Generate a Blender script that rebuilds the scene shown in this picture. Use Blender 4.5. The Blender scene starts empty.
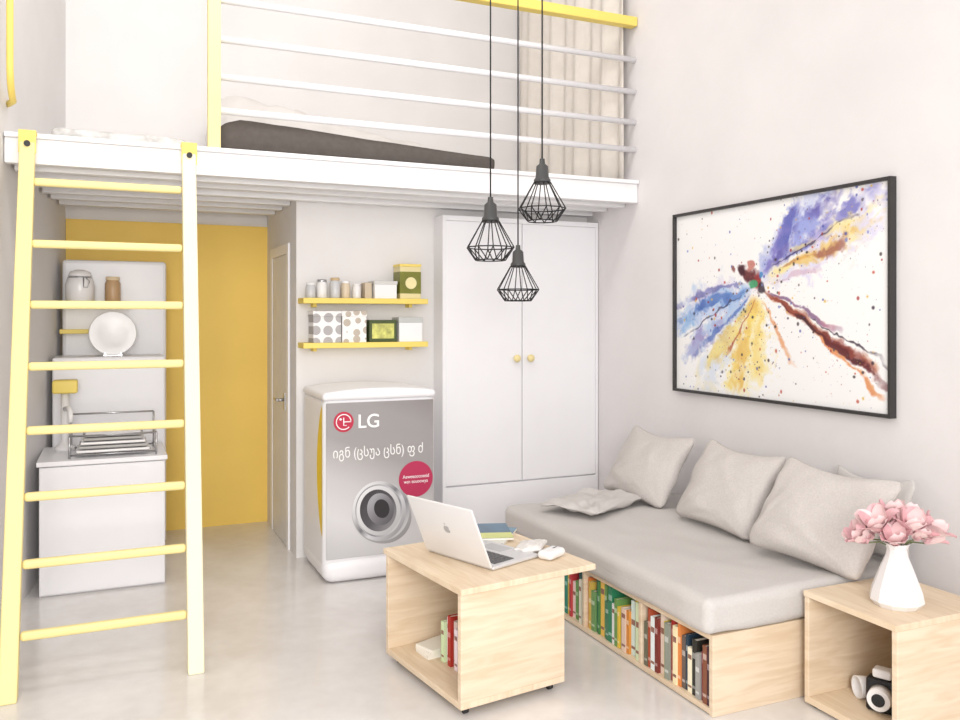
import bpy, math, random
import numpy as np
from mathutils import Vector, Matrix, noise
random.seed(7)
scene = bpy.context.scene
COL = scene.collection

# ------------------------------------------------------------------ materials
def lin(c):
    return tuple(((x/255)/12.92 if x/255 <= .04045 else ((x/255+.055)/1.055)**2.4) for x in c)
MATS = {}
def mat(name, rgb, rough=.6, metal=0., nscale=6., namt=.05, bump=0., bscale=80., spec=.5, emit=0., stretch=(1,1,1), alpha=None, transm=0.):
    if name in MATS: return MATS[name]
    m = bpy.data.materials.new(name); m.use_nodes = True
    nt = m.node_tree; b = nt.nodes['Principled BSDF']
    c = lin(rgb)
    tc = nt.nodes.new('ShaderNodeTexCoord'); mp = nt.nodes.new('ShaderNodeMapping')
    mp.inputs['Scale'].default_value = stretch
    nt.links.new(tc.outputs['Object'], mp.inputs['Vector'])
    n = nt.nodes.new('ShaderNodeTexNoise'); n.inputs['Scale'].default_value = nscale; n.inputs['Detail'].default_value = 5
    nt.links.new(mp.outputs[0], n.inputs['Vector'])
    r = nt.nodes.new('ShaderNodeValToRGB')
    r.color_ramp.elements[0].position = .3; r.color_ramp.elements[1].position = .7
    r.color_ramp.elements[0].color = tuple(max(0, x*(1-namt)) for x in c)+(1,)
    r.color_ramp.elements[1].color = tuple(min(1, x*(1+namt)) for x in c)+(1,)
    nt.links.new(n.outputs['Fac'], r.inputs[0]); nt.links.new(r.outputs[0], b.inputs['Base Color'])
    b.inputs['Roughness'].default_value = rough; b.inputs['Metallic'].default_value = metal
    b.inputs['Specular IOR Level'].default_value = spec
    if bump:
        n2 = nt.nodes.new('ShaderNodeTexNoise'); n2.inputs['Scale'].default_value = bscale; n2.inputs['Detail'].default_value = 3
        nt.links.new(mp.outputs[0], n2.inputs['Vector'])
        bp = nt.nodes.new('ShaderNodeBump'); bp.inputs['Strength'].default_value = bump; bp.inputs['Distance'].default_value = .01
        nt.links.new(n2.outputs['Fac'], bp.inputs['Height']); nt.links.new(bp.outputs[0], b.inputs['Normal'])
    MATS[name] = m
    return m

def wood_mat(name, rgb, dark, stretch):
    m = bpy.data.materials.new(name); m.use_nodes = True
    nt = m.node_tree; b = nt.nodes['Principled BSDF']
    tc = nt.nodes.new('ShaderNodeTexCoord'); mp = nt.nodes.new('ShaderNodeMapping')
    mp.inputs['Scale'].default_value = stretch
    nt.links.new(tc.outputs['Object'], mp.inputs['Vector'])
    n = nt.nodes.new('ShaderNodeTexNoise'); n.inputs['Scale'].default_value = 4; n.inputs['Detail'].default_value = 6; n.inputs['Distortion'].default_value = .9
    nt.links.new(mp.outputs[0], n.inputs['Vector'])
    r = nt.nodes.new('ShaderNodeValToRGB')
    r.color_ramp.elements[0].position = .32; r.color_ramp.elements[1].position = .62
    r.color_ramp.elements[0].color = lin(dark)+(1,); r.color_ramp.elements[1].color = lin(rgb)+(1,)
    nt.links.new(n.outputs['Fac'], r.inputs[0]); nt.links.new(r.outputs[0], b.inputs['Base Color'])
    b.inputs['Roughness'].default_value = .5; b.inputs['Specular IOR Level'].default_value = .35
    return m
def print_grad(name, stops, ax='XZ', rough=.35):
    """printed gradient across the object's own generated coordinates"""
    m=bpy.data.materials.new(name); m.use_nodes=True; nt=m.node_tree; b=nt.nodes['Principled BSDF']
    tc=nt.nodes.new('ShaderNodeTexCoord'); g=nt.nodes.new('ShaderNodeSeparateXYZ'); nt.links.new(tc.outputs['Generated'],g.inputs[0])
    wx,wz={'XZ':(.5,-.5),'Z':(.0,1.0),'X':(1,0),'P':(.22,.78)}[ax]
    a=nt.nodes.new('ShaderNodeMath'); a.operation='MULTIPLY'; a.inputs[1].default_value=wx; nt.links.new(g.outputs['X'],a.inputs[0])
    c=nt.nodes.new('ShaderNodeMath'); c.operation='MULTIPLY_ADD'; c.inputs[1].default_value=wz; nt.links.new(g.outputs['Z'],c.inputs[0]); nt.links.new(a.outputs[0],c.inputs[2])
    o=nt.nodes.new('ShaderNodeMath'); o.operation='ADD'; o.inputs[1].default_value=.5 if ax=='XZ' else 0; nt.links.new(c.outputs[0],o.inputs[0])
    r=nt.nodes.new('ShaderNodeValToRGB'); e=r.color_ramp.elements
    e[0].position=stops[0][0]; e[0].color=lin(stops[0][1])+(1,); e[1].position=stops[-1][0]; e[1].color=lin(stops[-1][1])+(1,)
    for p,cc in stops[1:-1]: x=e.new(p); x.color=lin(cc)+(1,)
    nt.links.new(o.outputs[0],r.inputs[0]); nt.links.new(r.outputs[0],b.inputs['Base Color']); b.inputs['Roughness'].default_value=rough
    return m

M_wall = mat('plaster_white', (227,223,223), .9, nscale=2.2, namt=.03, bump=.35, bscale=9, spec=.2)
M_wallback = mat('plaster_back', (231,228,227), .9, nscale=2.5, namt=.03, spec=.2)
M_ceil = mat('ceiling_paint', (238,236,234), .9, namt=.01, spec=.2)
M_yellow_wall = mat('yellow_wall_paint', (249,212,110), .55, nscale=1.5, namt=.05, spec=.3)
M_white = mat('white_lacquer', (240,239,242), .35, namt=.01, spec=.4)
M_whitem = mat('white_paint_matte', (242,241,242), .6, namt=.012, spec=.3)
M_yel = mat('yellow_paint', (243,226,160), .5, namt=.03, spec=.35)
M_yellit = mat('yellow_paint_lit', (244,236,202), .5, namt=.02, spec=.35)  # same ladder yellow, with the right rail's lit look put into the colour
M_yelsh = mat('yellow_shelf_paint', (240,215,112), .5, namt=.02)
M_black = mat('black_metal', (34,34,36), .45, metal=.3, namt=.05)
M_dark = mat('dark_rubber', (48,46,46), .7)
M_wood = wood_mat('birch_wood', (233,214,189), (220,196,166), (1.0,1.0,9))
M_woodtop = wood_mat('birch_wood_top', (233,214,188), (220,197,167), (9,1.0,1))
M_fabric = mat('grey_linen', (203,199,196), .95, nscale=160, namt=.04, bump=.2, bscale=240, spec=.1)
M_fabric2 = mat('grey_linen_light', (204,198,194), .95, nscale=140, namt=.06, bump=.2, bscale=240, spec=.1)
M_darkcloth = mat('charcoal_cloth', (96,90,86), .95, nscale=30, namt=.08, bump=.15, bscale=60, spec=.1)
M_duvet = mat('white_duvet', (228,224,221), .95, namt=.03, bump=.2, bscale=20, spec=.1)
M_curtain = mat('beige_curtain', (224,217,209), .95, nscale=20, namt=.03, bump=.1, bscale=90, spec=.1)
M_ceramic = mat('white_ceramic', (238,236,236), .25, namt=.01)
M_alu = mat('aluminium', (214,213,214), .35, metal=.35, namt=.01)
M_screen = mat('dark_screen', (24,25,28), .15)
M_keys = mat('grey_keys', (90,90,92), .5)
M_metal = mat('brushed_steel', (190,190,192), .3, metal=.9, namt=.03)
M_paper = mat('paper', (240,236,226), .8, namt=.03)
def floor_mat():
    m=bpy.data.materials.new('polished_concrete'); m.use_nodes=True; nt=m.node_tree; b=nt.nodes['Principled BSDF']
    tc=nt.nodes.new('ShaderNodeTexCoord')
    def ns(sc,det,dist=0):
        n=nt.nodes.new('ShaderNodeTexNoise'); n.inputs['Scale'].default_value=sc; n.inputs['Detail'].default_value=det; n.inputs['Distortion'].default_value=dist
        nt.links.new(tc.outputs['Object'],n.inputs['Vector']); return n
    a=ns(1.8,8,.8); c=ns(14,5)
    mx=nt.nodes.new('ShaderNodeMath'); mx.operation='MULTIPLY_ADD'; mx.inputs[1].default_value=.3
    nt.links.new(c.outputs['Fac'],mx.inputs[0])
    sc=nt.nodes.new('ShaderNodeMath'); sc.operation='MULTIPLY'; sc.inputs[1].default_value=.7; nt.links.new(a.outputs['Fac'],sc.inputs[0]); nt.links.new(sc.outputs[0],mx.inputs[2])
    r=nt.nodes.new('ShaderNodeValToRGB'); r.color_ramp.elements[0].position=.34; r.color_ramp.elements[1].position=.64
    r.color_ramp.elements[0].color=lin((214,209,206))+(1,); r.color_ramp.elements[1].color=lin((230,227,225))+(1,)
    nt.links.new(mx.outputs[0],r.inputs[0]); nt.links.new(r.outputs[0],b.inputs['Base Color'])
    r2=nt.nodes.new('ShaderNodeMapRange'); r2.inputs['To Min'].default_value=.10; r2.inputs['To Max'].default_value=.28
    nt.links.new(a.outputs['Fac'],r2.inputs['Value']); nt.links.new(r2.outputs[0],b.inputs['Roughness'])
    b.inputs['Specular IOR Level'].default_value=.6
    return m
M_floor=floor_mat()

# ------------------------------------------------------------------ mesh builder
class MB:
    def __init__(s): s.v=[]; s.f=[]; s.m=[]; s.s=[]; s.cur=0
    def add(s, vs, fs, M=None, smooth=False):
        b=len(s.v)
        s.v += [tuple(M@Vector(p)) if M is not None else tuple(p) for p in vs]
        s.f += [tuple(b+i for i in f) for f in fs]
        s.m += [s.cur]*len(fs); s.s += ([smooth]*len(fs) if not isinstance(smooth,list) else smooth)
        return s
    def box(s,x0,x1,y0,y1,z0,z1,M=None):
        vs=[(x0,y0,z0),(x1,y0,z0),(x1,y1,z0),(x0,y1,z0),(x0,y0,z1),(x1,y0,z1),(x1,y1,z1),(x0,y1,z1)]
        return s.add(vs,[(0,3,2,1),(4,5,6,7),(0,1,5,4),(1,2,6,5),(2,3,7,6),(3,0,4,7)],M)
    def prism(s,poly,z0,z1,M=None):
        n=len(poly); vs=[(x,y,z0) for x,y in poly]+[(x,y,z1) for x,y in poly]
        fs=[tuple(reversed(range(n))),tuple(range(n,2*n))]+[(i,(i+1)%n,n+(i+1)%n,n+i) for i in range(n)]
        return s.add(vs,fs,M)
    def cyl(s,p0,p1,r0,r1=None,n=16,M=None):
        r1=r0 if r1 is None else r1
        p0=Vector(p0);p1=Vector(p1);d=(p1-p0).normalized()
        a=d.orthogonal().normalized(); b=d.cross(a)
        vs=[]
        for p,r in((p0,r0),(p1,r1)):
            for i in range(n):
                t=2*math.pi*i/n; vs.append(p+a*math.cos(t)*r+b*math.sin(t)*r)
        fs=[(i,(i+1)%n,n+(i+1)%n,n+i) for i in range(n)]
        return s.add(vs,fs+[tuple(reversed(range(n))),tuple(range(n,2*n))],M,[True]*n+[False]*2)
    def lathe(s,prof,c=(0,0,0),n=32,M=None,smooth=True):
        vs=[];fs=[];k=len(prof)
        for i in range(n):
            t=2*math.pi*i/n
            for r,z in prof: vs.append((c[0]+r*math.cos(t),c[1]+r*math.sin(t),c[2]+z))
        for i in range(n):
            j=(i+1)%n
            for q in range(k-1): fs.append((i*k+q,j*k+q,j*k+q+1,i*k+q+1))
        return s.add(vs,fs,M,smooth)
    def tube(s,pts,r,n=8,closed=False,M=None):
        pts=[Vector(p) for p in pts]; N=len(pts); vs=[]; fs=[]; a=None
        for i,p in enumerate(pts):
            if closed: d=(pts[(i+1)%N]-pts[i-1])
            else: d=pts[min(i+1,N-1)]-pts[max(i-1,0)]
            d.normalize()
            if a is None: a=d.orthogonal().normalized()
            a=(a-d*a.dot(d)).normalized(); b=d.cross(a)
            rr=r[i] if isinstance(r,(list,tuple)) else r
            for k in range(n):
                t=2*math.pi*k/n; vs.append(p+a*math.cos(t)*rr+b*math.sin(t)*rr)
        for i in range(N if closed else N-1):
            j=(i+1)%N
            for k in range(n): fs.append((i*n+k,i*n+(k+1)%n,j*n+(k+1)%n,j*n+k))
        sm=[True]*len(fs)
        if not closed: fs+= [tuple(reversed(range(n))),tuple((N-1)*n+k for k in range(n))]; sm+=[False]*2
        return s.add(vs,fs,M,sm)
    def rbox(s,c,size,r,k=4,m=12,amp=0,freq=5,M=None,func=None,seed=0):
        hs=[x/2 for x in size]
        def samp(a):
            rr=min(r,a*.999); L=[-a+rr*i/k for i in range(k)]
            mid=[-a+rr+(2*a-2*rr)*i/m for i in range(m+1)]
            return L+mid+[-x for x in reversed(L)]
        S=[samp(a) for a in hs]; idx={}; vs=[]; fs=[]
        def vid(p):
            key=tuple(round(x,6) for x in p)
            if key in idx: return idx[key]
            q=Vector([max(-(h-min(r,h*.999)),min(h-min(r,h*.999),x)) for x,h in zip(p,hs)])
            d=Vector(p)-q; L=d.length or 1; n=d/L
            P=q+n*min(r,min(hs)*.999)
            if amp:
                P=P+n*(noise.noise(Vector((p[0]*freq+seed,p[1]*freq,p[2]*freq)))*amp+noise.noise(Vector((p[0]*freq*2.7+seed,p[1]*freq*2.7,p[2]*freq*2)))*amp*.4)
            if func: P=func(P)
            if amp: P.z=max(P.z,-hs[2])
            idx[key]=len(vs); vs.append(P+Vector(c)); return idx[key]
        for ax in range(3):
            o=[(1,2),(2,0),(0,1)][ax]
            for sg in(-1,1):
                A=S[o[0]];B=S[o[1]]
                for i in range(len(A)-1):
                    for j in range(len(B)-1):
                        quad=[]
                        for (x,y) in((A[i],B[j]),(A[i+1],B[j]),(A[i+1],B[j+1]),(A[i],B[j+1])):
                            p=[0,0,0];p[ax]=sg*hs[ax];p[o[0]]=x;p[o[1]]=y
                            quad.append(vid(p))
                        if sg<0: quad.reverse()
                        if len(set(quad))==4: fs.append(tuple(quad))
        return s.add(vs,fs,M,True)
    def pillow(s,w,h,t,M=None,n=36,seed=0,amp=.008,slump=0):
        vs=[];fs=[];idx={}
        def vid(i,j,side):
            edge=i in(0,n) or j in(0,n)
            key=(i,j,0 if edge else side)
            if key in idx:return idx[key]
            a=-math.cos(math.pi*i/n)*.5+ (2*i/n-1)*.5; b=-math.cos(math.pi*j/n)*.5+(2*j/n-1)*.5
            th=t/2*(max(0,(1-a*a))*max(0,(1-b*b)))**.42*(1-.2*b)
            x=w/2*a*(1-.07*(1-b*b)*abs(a)**2); y=h/2*b*(1-.08*(1-a*a)*abs(b)**2)
            cr=max(0,abs(a)-.8)*max(0,abs(b)-.8)
            x*=1-cr*1.6; y*=1-cr*1.6
            y-=slump*(1-a*a)*(.5+.5*b); x+=.012*noise.noise(Vector((b*2+seed,seed,0)))
            z=side*th
            ang=math.atan2(b+1.05,a+1.05); ang2=math.atan2(b+1.05,1.05-a)
            f=min(1,th/(t*.2))
            z+=side*f*(amp*.65*noise.noise(Vector((ang*7+seed,math.hypot(a+1,b+1)*1.2,seed)))+amp*.65*noise.noise(Vector((ang2*7+seed*2,math.hypot(1-a,b+1)*1.2,seed+4))))
            z+=amp*noise.noise(Vector((x*7+seed*3,y*7,0)))+side*f*amp*.2*noise.noise(Vector((x*24+seed,y*16,side*2)))
            idx[key]=len(vs);vs.append((x,y,z));return idx[key]
        for side in(1,-1):
            for i in range(n):
                for j in range(n):
                    q=[vid(i,j,side),vid(i+1,j,side),vid(i+1,j+1,side),vid(i,j+1,side)]
                    if side<0:q.reverse()
                    fs.append(tuple(q))
        return s.add(vs,fs,M,True)

def fin(mb,name,mats,parent=None,world=True,bevel=0,bseg=2,label=None,category=None,group=None,kind=None,keep=False,loc=None,rz=0):
    me=bpy.data.meshes.new(name)
    V=[Vector(v) for v in mb.v]
    org=Vector((0,0,0))
    if parent is None:
        if loc is not None: org=Vector(loc)
        else:
            xs=[v.x for v in V];ys=[v.y for v in V];zs=[v.z for v in V]
            org=Vector(((min(xs)+max(xs))/2,(min(ys)+max(ys))/2,min(zs)))
            V=[v-org for v in V]
    elif world:
        V=[v-parent.location for v in V]
    me.from_pydata([tuple(v) for v in V],[],mb.f)
    if not isinstance(mats,(list,tuple)): mats=[mats]
    for m in mats: me.materials.append(m)
    me.polygons.foreach_set('material_index',mb.m)
    me.polygons.foreach_set('use_smooth',mb.s)
    me.update()
    o=bpy.data.objects.new(name,me); COL.objects.link(o)
    if parent is None: o.location=org; o.rotation_euler[2]=rz
    else: o.parent=parent
    if bevel:
        b=o.modifiers.new('bevel','BEVEL'); b.width=bevel; b.segments=bseg; b.limit_method='ANGLE'; b.angle_limit=math.radians(40)
    if label:o['label']=label
    if category:o['category']=category
    if group:o['group']=group
    if kind:o['kind']=kind
    return o
def thing(name,loc,label,category,rz=0,group=None):
    e=bpy.data.objects.new(name,None); COL.objects.link(e); e.empty_display_size=.05
    e.location=loc; e.rotation_euler[2]=rz; e['label']=label; e['category']=category
    if group:e['group']=group
    return e
def bx(name,x0,x1,y0,y1,z0,z1,m,parent=None,bevel=.002,**k):
    return fin(MB().box(x0,x1,y0,y1,z0,z1),name,m,parent,bevel=bevel,**k)
def text_mesh(name,s,size,m,parent,loc,rot=(math.pi/2,0,0),ext=.0006,bold=0,align='LEFT',fit=None,space=1.0):
    cu=bpy.data.curves.new(name,'FONT'); cu.body=s; cu.size=size; cu.extrude=ext; cu.offset=bold; cu.align_x=align; cu.space_character=space
    t=bpy.data.objects.new(name+'_tmp',cu); COL.objects.link(t)
    dg=bpy.context.evaluated_depsgraph_get(); me=bpy.data.meshes.new_from_object(t.evaluated_get(dg))
    bpy.data.objects.remove(t); me.materials.clear(); me.materials.append(m)
    if fit and len(me.vertices):
        xs=[v.co.x for v in me.vertices]; k=fit/(max(xs)-min(xs))
        for v in me.vertices: v.co.x*=k
    o=bpy.data.objects.new(name,me); COL.objects.link(o); o.parent=parent
    o.location=Vector(loc)-parent.location; o.rotation_euler=rot
    return o

# ------------------------------------------------------------------ room
XR=2.85; YB=5.70; XC=.97; YS=4.75; ZT=4.1; DZ=2.15
def XL(y): return -.41+.1176*(y-4.166)
S=dict(kind='structure')
bx('floor',-1.6,3.0,-1.6,5.9,-.1,0,M_floor,bevel=0,**S)
bx('wall_right',XR,XR+.12,-1.0,5.82,0,ZT,M_wall,bevel=0,**S)
bx('wall_back',-.5,XR,YB,YB+.12,0,ZT,M_wallback,bevel=0,**S)
mb=MB().prism([(XL(.6),.6),(XL(YB),YB),(XL(YB)-.12,YB),(XL(.6)-.12,.6)],0,ZT)
fin(mb,'wall_left',M_wallback,**S)
bx('ceiling',-1.2,3.0,.6,5.82,ZT,ZT+.1,M_ceil,bevel=0,**S)
bx('wall_entry',XL(YB)+.001,XC,YB-.012,YB,0,1.945,M_yellow_wall,bevel=0,**S)
bx('wall_alcove',XC,XR,YS,YS+.08,0,2.045,M_wallback,bevel=0,**S)
bx('wall_corridor',XC,XC+.08,YS+.08,YB-.012,0,2.045,M_wallback,bevel=0,**S)
mb=MB(); mb.box(XC-.012,XC,4.93,4.99,0,1.78); mb.box(XC-.012,XC,5.45,5.51,0,1.78); mb.box(XC-.012,XC,4.99,5.45,1.72,1.78)
fin(mb,'trim_1',M_white,bevel=.002,**S)
d=bx('door_1',XC-.008,XC,4.992,5.448,0.004,1.718,mat('door_grey_white',(228,229,234),.4),**S)
mb=MB(); mb.cyl((XC-.01,5.05,.86),(XC-.05,5.05,.86),.009); mb.cyl((XC-.05,5.045,.86),(XC-.05,5.15,.86),.008); mb.box(XC-.014,XC-.008,5.03,5.07,.80,.90)
h=fin(mb,'handle',M_metal,d)
h['label']='steel lever handle'

# ------------------------------------------------------------------ loft
loft=thing('loft_platform',(1.2,4.17,2.0),'white painted timber loft platform with joists underneath','loft')
mb=MB().prism([(XL(4.215)+.003,4.215),(XR-.002,4.215),(XR-.002,YB-.002),(XL(YB)+.003,YB-.002)],2.06,DZ)
fin(mb,'deck',M_whitem,loft)
mb=MB().box(XL(4.166)+.004,XR-.002,4.166,4.215,2.018,DZ-.022); mb.box(XL(4.166)+.004,XR-.002,4.150,4.215,DZ-.022,DZ)
fin(mb,'front_beam',M_whitem,loft,bevel=.004)
for y in (4.33,4.53,4.70,4.94,5.17,5.42):
    x1= XR-.003 if y<4.72 else XC-.003
    fin(MB().box(XL(y)+.012,x1,y-.032,y+.032,2.008 if y<4.7 else 1.995,2.06),'joist',M_whitem,loft,bevel=.003)
rail=thing('loft_railing',(.47,4.2,DZ),'yellow railing post and handrail with four white horizontal bars','railing')
bx('post',.437,.494,4.168,4.225,DZ,3.11,M_yel,rail,bevel=.004)
bx('handrail',.437,XR-.003,4.165,4.228,3.055,3.11,M_yelsh,rail,bevel=.006)
for z in (2.335,2.497,2.677,2.865):
    fin(MB().cyl((.49,4.197,z),(XR-.002,4.197,z),.017,n=14),'rail_bar',M_white,rail)

# ladder
lad=thing('ladder',(0,3.38,0),'pale yellow wooden ladder leaning on the loft edge','ladder')
def lp(z,off=0): return 3.38+.349*z+off
def railmesh(xa0,xa1,w):
    mb=MB(); z0,z1=0,2.135
    vs=[]
    for z,xa in((z0,xa0),(z1,xa1)):
        for (dx,dy) in((-w/2,-.028),(w/2,-.028),(w/2,.028),(-w/2,.028)):
            vs.append((xa+dx,lp(z)+dy,z))
    return mb.add(vs,[(0,3,2,1),(4,5,6,7),(0,1,5,4),(1,2,6,5),(2,3,7,6),(3,0,4,7)])
fin(railmesh(-.318,-.312,.06),'side_rail',M_yel,lad,bevel=.006)
fin(railmesh(.309,.345,.06),'side_rail',M_yellit,lad,bevel=.006)
for z in (.2007,.437,.670,.910,1.154,1.400,1.654,1.924):
    k=z/2.12
    fin(MB().rbox((( -.288 + .281+.034*k)/2,lp(z),z),(.565+.034*k,.034,.034),.013,k=3,m=2),'rung',M_yel,lad)
for xa in(-.312,.345):
    mb=MB(); y=lp(2.135)-.035
    mb.box(xa-.034,xa+.034,y,4.165,2.136,2.150); mb.box(xa-.034,xa+.034,y-.006,y+.0,2.05,2.150)
    fin(mb,'hook_bracket',M_yelsh,lad,bevel=.002)
    fin(MB().cyl((xa,y-.006,2.09),(xa,y-.02,2.09),.013,n=12),'bolt',M_black,lad)

pts=[]
for z in np.linspace(3.35,2.42,8): pts.append((XL(4.05)+.05,4.05,z))
for a in np.linspace(0,math.pi/2,7)[1:]: pts.append((XL(4.05)+.05,4.05+.14*(1-math.cos(a)),2.42-.13*math.sin(a)))
pts.append((XL(4.22)+.004,4.24,2.285))
pts=[(XL(4.05)+.0,4.05,3.38)]+pts
fin(MB().tube(pts,.014,n=10),'grab_rail',M_yelsh,label='curved yellow metal grab rail fixed to the wall beside the ladder',category='rail')

# bed things
def taper(P):
    k=(P.x+.76)/1.52; P=P.copy()
    if P.z>0: P.z*= (1.60-1.25*k)*(1 if k>.08 else .65+.35*k/.08)
    return P
fin(MB().rbox((1.25,4.62,DZ+.076),(1.52,.62,.15),.06,k=4,m=24,amp=.005,freq=3.0,func=taper),'bed_cover',M_darkcloth,label='brown-grey mattress with a smooth cover on the loft',category='mattress')
def taper2(P):
    k=(P.x+.72)/1.44; P=P.copy()
    if P.z>0: P.z*= (2.0-1.5*k)
    return P
fin(MB().rbox((1.28,5.28,DZ+.171),(1.44,.62,.34),.12,k=4,m=26,amp=.035,freq=5,func=taper2),'duvet',M_duvet,label='white rumpled duvet behind the dark mattress',category='duvet')
fin(MB().rbox((.06,4.42,DZ+.029),(.58,.34,.055),.026,k=3,m=24,amp=.014,freq=4.5),'folded_blanket',mat('speckled_blanket',(204,202,200),.95,nscale=22,namt=.25),label='grey patterned rumpled blanket near the ladder top',category='blanket')

# curtain
mb=MB(); vs=[];fs=[];NY=190;NZ=10
for i in range(NY+1):
    y=4.245+1.42*i/NY
    for j in range(NZ+1):
        z=DZ+.02+1.80*j/NZ
        x=2.800+.018*math.sin(y*38+.6*math.sin(z*2))+.014*math.sin(y*19+1+.3*z)
        vs.append((x,y,z))
for i in range(NY):
    for j in range(NZ):
        a=i*(NZ+1)+j; fs.append((a,a+NZ+1,a+NZ+2,a+1))
mb.add(vs,fs,smooth=True)
cur=thing('curtain',(2.80,4.95,DZ+.02),'beige floor-length pleated curtain beside the loft bed','curtain')
o=fin(mb,'curtain_fabric',M_curtain,cur); sm=o.modifiers.new('s','SOLIDIFY'); sm.thickness=.004; sm.offset=1
mb=MB().cyl((2.80,4.22,3.98),(2.80,5.68,3.98),.012); mb.cyl((2.80,4.3,3.98),(2.85,4.3,3.98),.008); mb.cyl((2.80,5.6,3.98),(2.85,5.6,3.98),.008)
fin(mb,'curtain_rod',M_white,cur)

# ------------------------------------------------------------------ wardrobe
wd=thing('wardrobe',(2.31,4.6,0),'tall white two-door wardrobe with round wooden knobs','wardrobe')
bx('body',1.79,2.845,4.622,4.748,0,1.945,M_white,wd)
bx('plinth_panel',1.79,2.845,4.60,4.622,0,.352,M_white,wd)
for i,(a,b,kx) in enumerate(((1.812,2.306,2.262),(2.311,2.825,2.355))):
    dd=fin(MB().box(a,b,4.60,4.6215,.360,1.915),'door',M_white,wd,bevel=.003)
    mb=MB().lathe([(0,.0),(.009,0),(.009,.012),(.022,.02),(.023,.03),(.016,.038),(0,.04)],n=20,M=Matrix.Translation((kx,4.60,1.10))@Matrix.Rotation(math.pi/2,4,'X'))
    V=[Vector(v)-wd.location for v in mb.v]; mb.v=[tuple(v) for v in V]
    kn=fin(mb,'knob',mat('knob_wood',(238,220,160),.5),dd,world=False); kn['label']='round light wooden knob'
mb=MB().box(1.79,1.811,4.60,4.6215,.352,1.945).box(2.826,2.845,4.60,4.6215,.352,1.945).box(1.811,2.826,4.60,4.6215,1.916,1.945)
fin(mb,'face_frame',M_white,wd)

# ------------------------------------------------------------------ wall shelves + items
def shelf(z,name='wall_shelf'):
    e=thing(name,(1.34,4.7,z),'narrow bright yellow wall shelf','shelf')
    bx('board',.978,1.70,4.60,4.749,z-.03,z,M_yelsh,e,bevel=.002)
    bx('bracket',1.05,1.07,4.68,4.749,z-.05,z-.03,M_yelsh,e,bevel=0)
    bx('bracket',1.61,1.63,4.68,4.749,z-.05,z-.03,M_yelsh,e,bevel=0)
shelf(1.455); shelf(1.208)
Z1=1.455; Z2=1.208
def jar(name,x,y,z,r,h,m,lidm,label,cat='jar'):
    e=thing(name,(x,y,z),label,cat)
    mb=MB().lathe([(0,0),(r*.92,0),(r,.006),(r,h*.75),(r*.8,h*.84),(r*.8,h*.86),(0,h*.86)],n=24); fin(mb,'body',m,e,world=False)
    mb=MB().lathe([(0,h*.86),(r*.88,h*.86),(r*.9,h*.87),(r*.9,h*.99),(r*.8,h),(0,h)],n=24); fin(mb,'lid',lidm,e,world=False)
    return e
M_glass=mat('pale_jar',(206,206,208),.2); M_brown=mat('brown_jar',(190,156,118),.35)
jar('storage_jar',1.035,4.68,Z1,.027,.085,M_glass,M_whitem,'small pale grey jar on the upper shelf')
jar('storage_jar',1.10,4.69,Z1,.03,.105,M_ceramic,M_metal,'white jar with a metal lid on the upper shelf')
jar('storage_jar',1.17,4.67,Z1,.028,.115,M_glass,mat('tan',(206,180,140)),'pale jar with a tan lid on the upper shelf')
jar('storage_jar',1.235,4.69,Z1,.026,.10,mat('beige_jar',(222,205,180),.4),M_white,'beige jar with a white lid')
jar('storage_jar',1.295,4.67,Z1,.024,.085,M_ceramic,M_ceramic,'tiny white lidded pot')
e=thing('storage_box',(1.45,4.67,Z1),'white lidded box on the upper shelf','box')
bx('body',1.385,1.515,4.615,4.74,Z1,Z1+.08,M_whitem,e); bx('lid',1.381,1.519,4.612,4.743,Z1+.08,Z1+.10,mat('lid_grey',(210,208,205)),e)
bx('storage_box',1.335,1.375,4.64,4.72,Z1,Z1+.09,mat('tan_box',(206,190,166)),label='narrow tan carton between a pot and a white box',category='box')
M_green=mat('olive_tin',(120,122,40),.4,nscale=12,namt=.2)
e=thing('tin',(1.6,4.67,Z1),'olive green and yellow printed tin on the upper shelf','tin')
bx('body',1.535,1.66,4.615,4.735,Z1,Z1+.185,mat('cream_tin',(228,214,160),.4),e)
bx('label_band',1.534,1.661,4.6135,4.7355,Z1+.03,Z1+.155,M_green,e,bevel=0)
fin(MB().cyl((1.6,4.6125,Z1+.09),(1.6,4.6137,Z1+.09),.034,n=24),'emblem',mat('tin_cream',(238,226,170)),e)
bx('lid',1.532,1.663,4.612,4.738,Z1+.185,Z1+.20,M_yelsh,e)
def dot_mat(name,c1,c2,scale,th,rnd):
    m=bpy.data.materials.new(name); m.use_nodes=True; nt=m.node_tree; b=nt.nodes['Principled BSDF']
    tc=nt.nodes.new('ShaderNodeTexCoord'); mp=nt.nodes.new('ShaderNodeMapping'); mp.inputs['Scale'].default_value=(1,.001,1)
    nt.links.new(tc.outputs['Object'],mp.inputs['Vector'])
    v=nt.nodes.new('ShaderNodeTexVoronoi'); v.inputs['Scale'].default_value=scale; v.inputs['Randomness'].default_value=rnd
    nt.links.new(mp.outputs[0],v.inputs['Vector'])
    r=nt.nodes.new('ShaderNodeValToRGB'); r.color_ramp.interpolation='CONSTANT'
    r.color_ramp.elements[0].color=lin(c1)+(1,); r.color_ramp.elements[1].color=lin(c2)+(1,); r.color_ramp.elements[1].position=th
    nt.links.new(v.outputs['Distance'],r.inputs[0]); nt.links.new(r.outputs[0],b.inputs['Base Color']); b.inputs['Roughness'].default_value=.6
    return m
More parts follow.
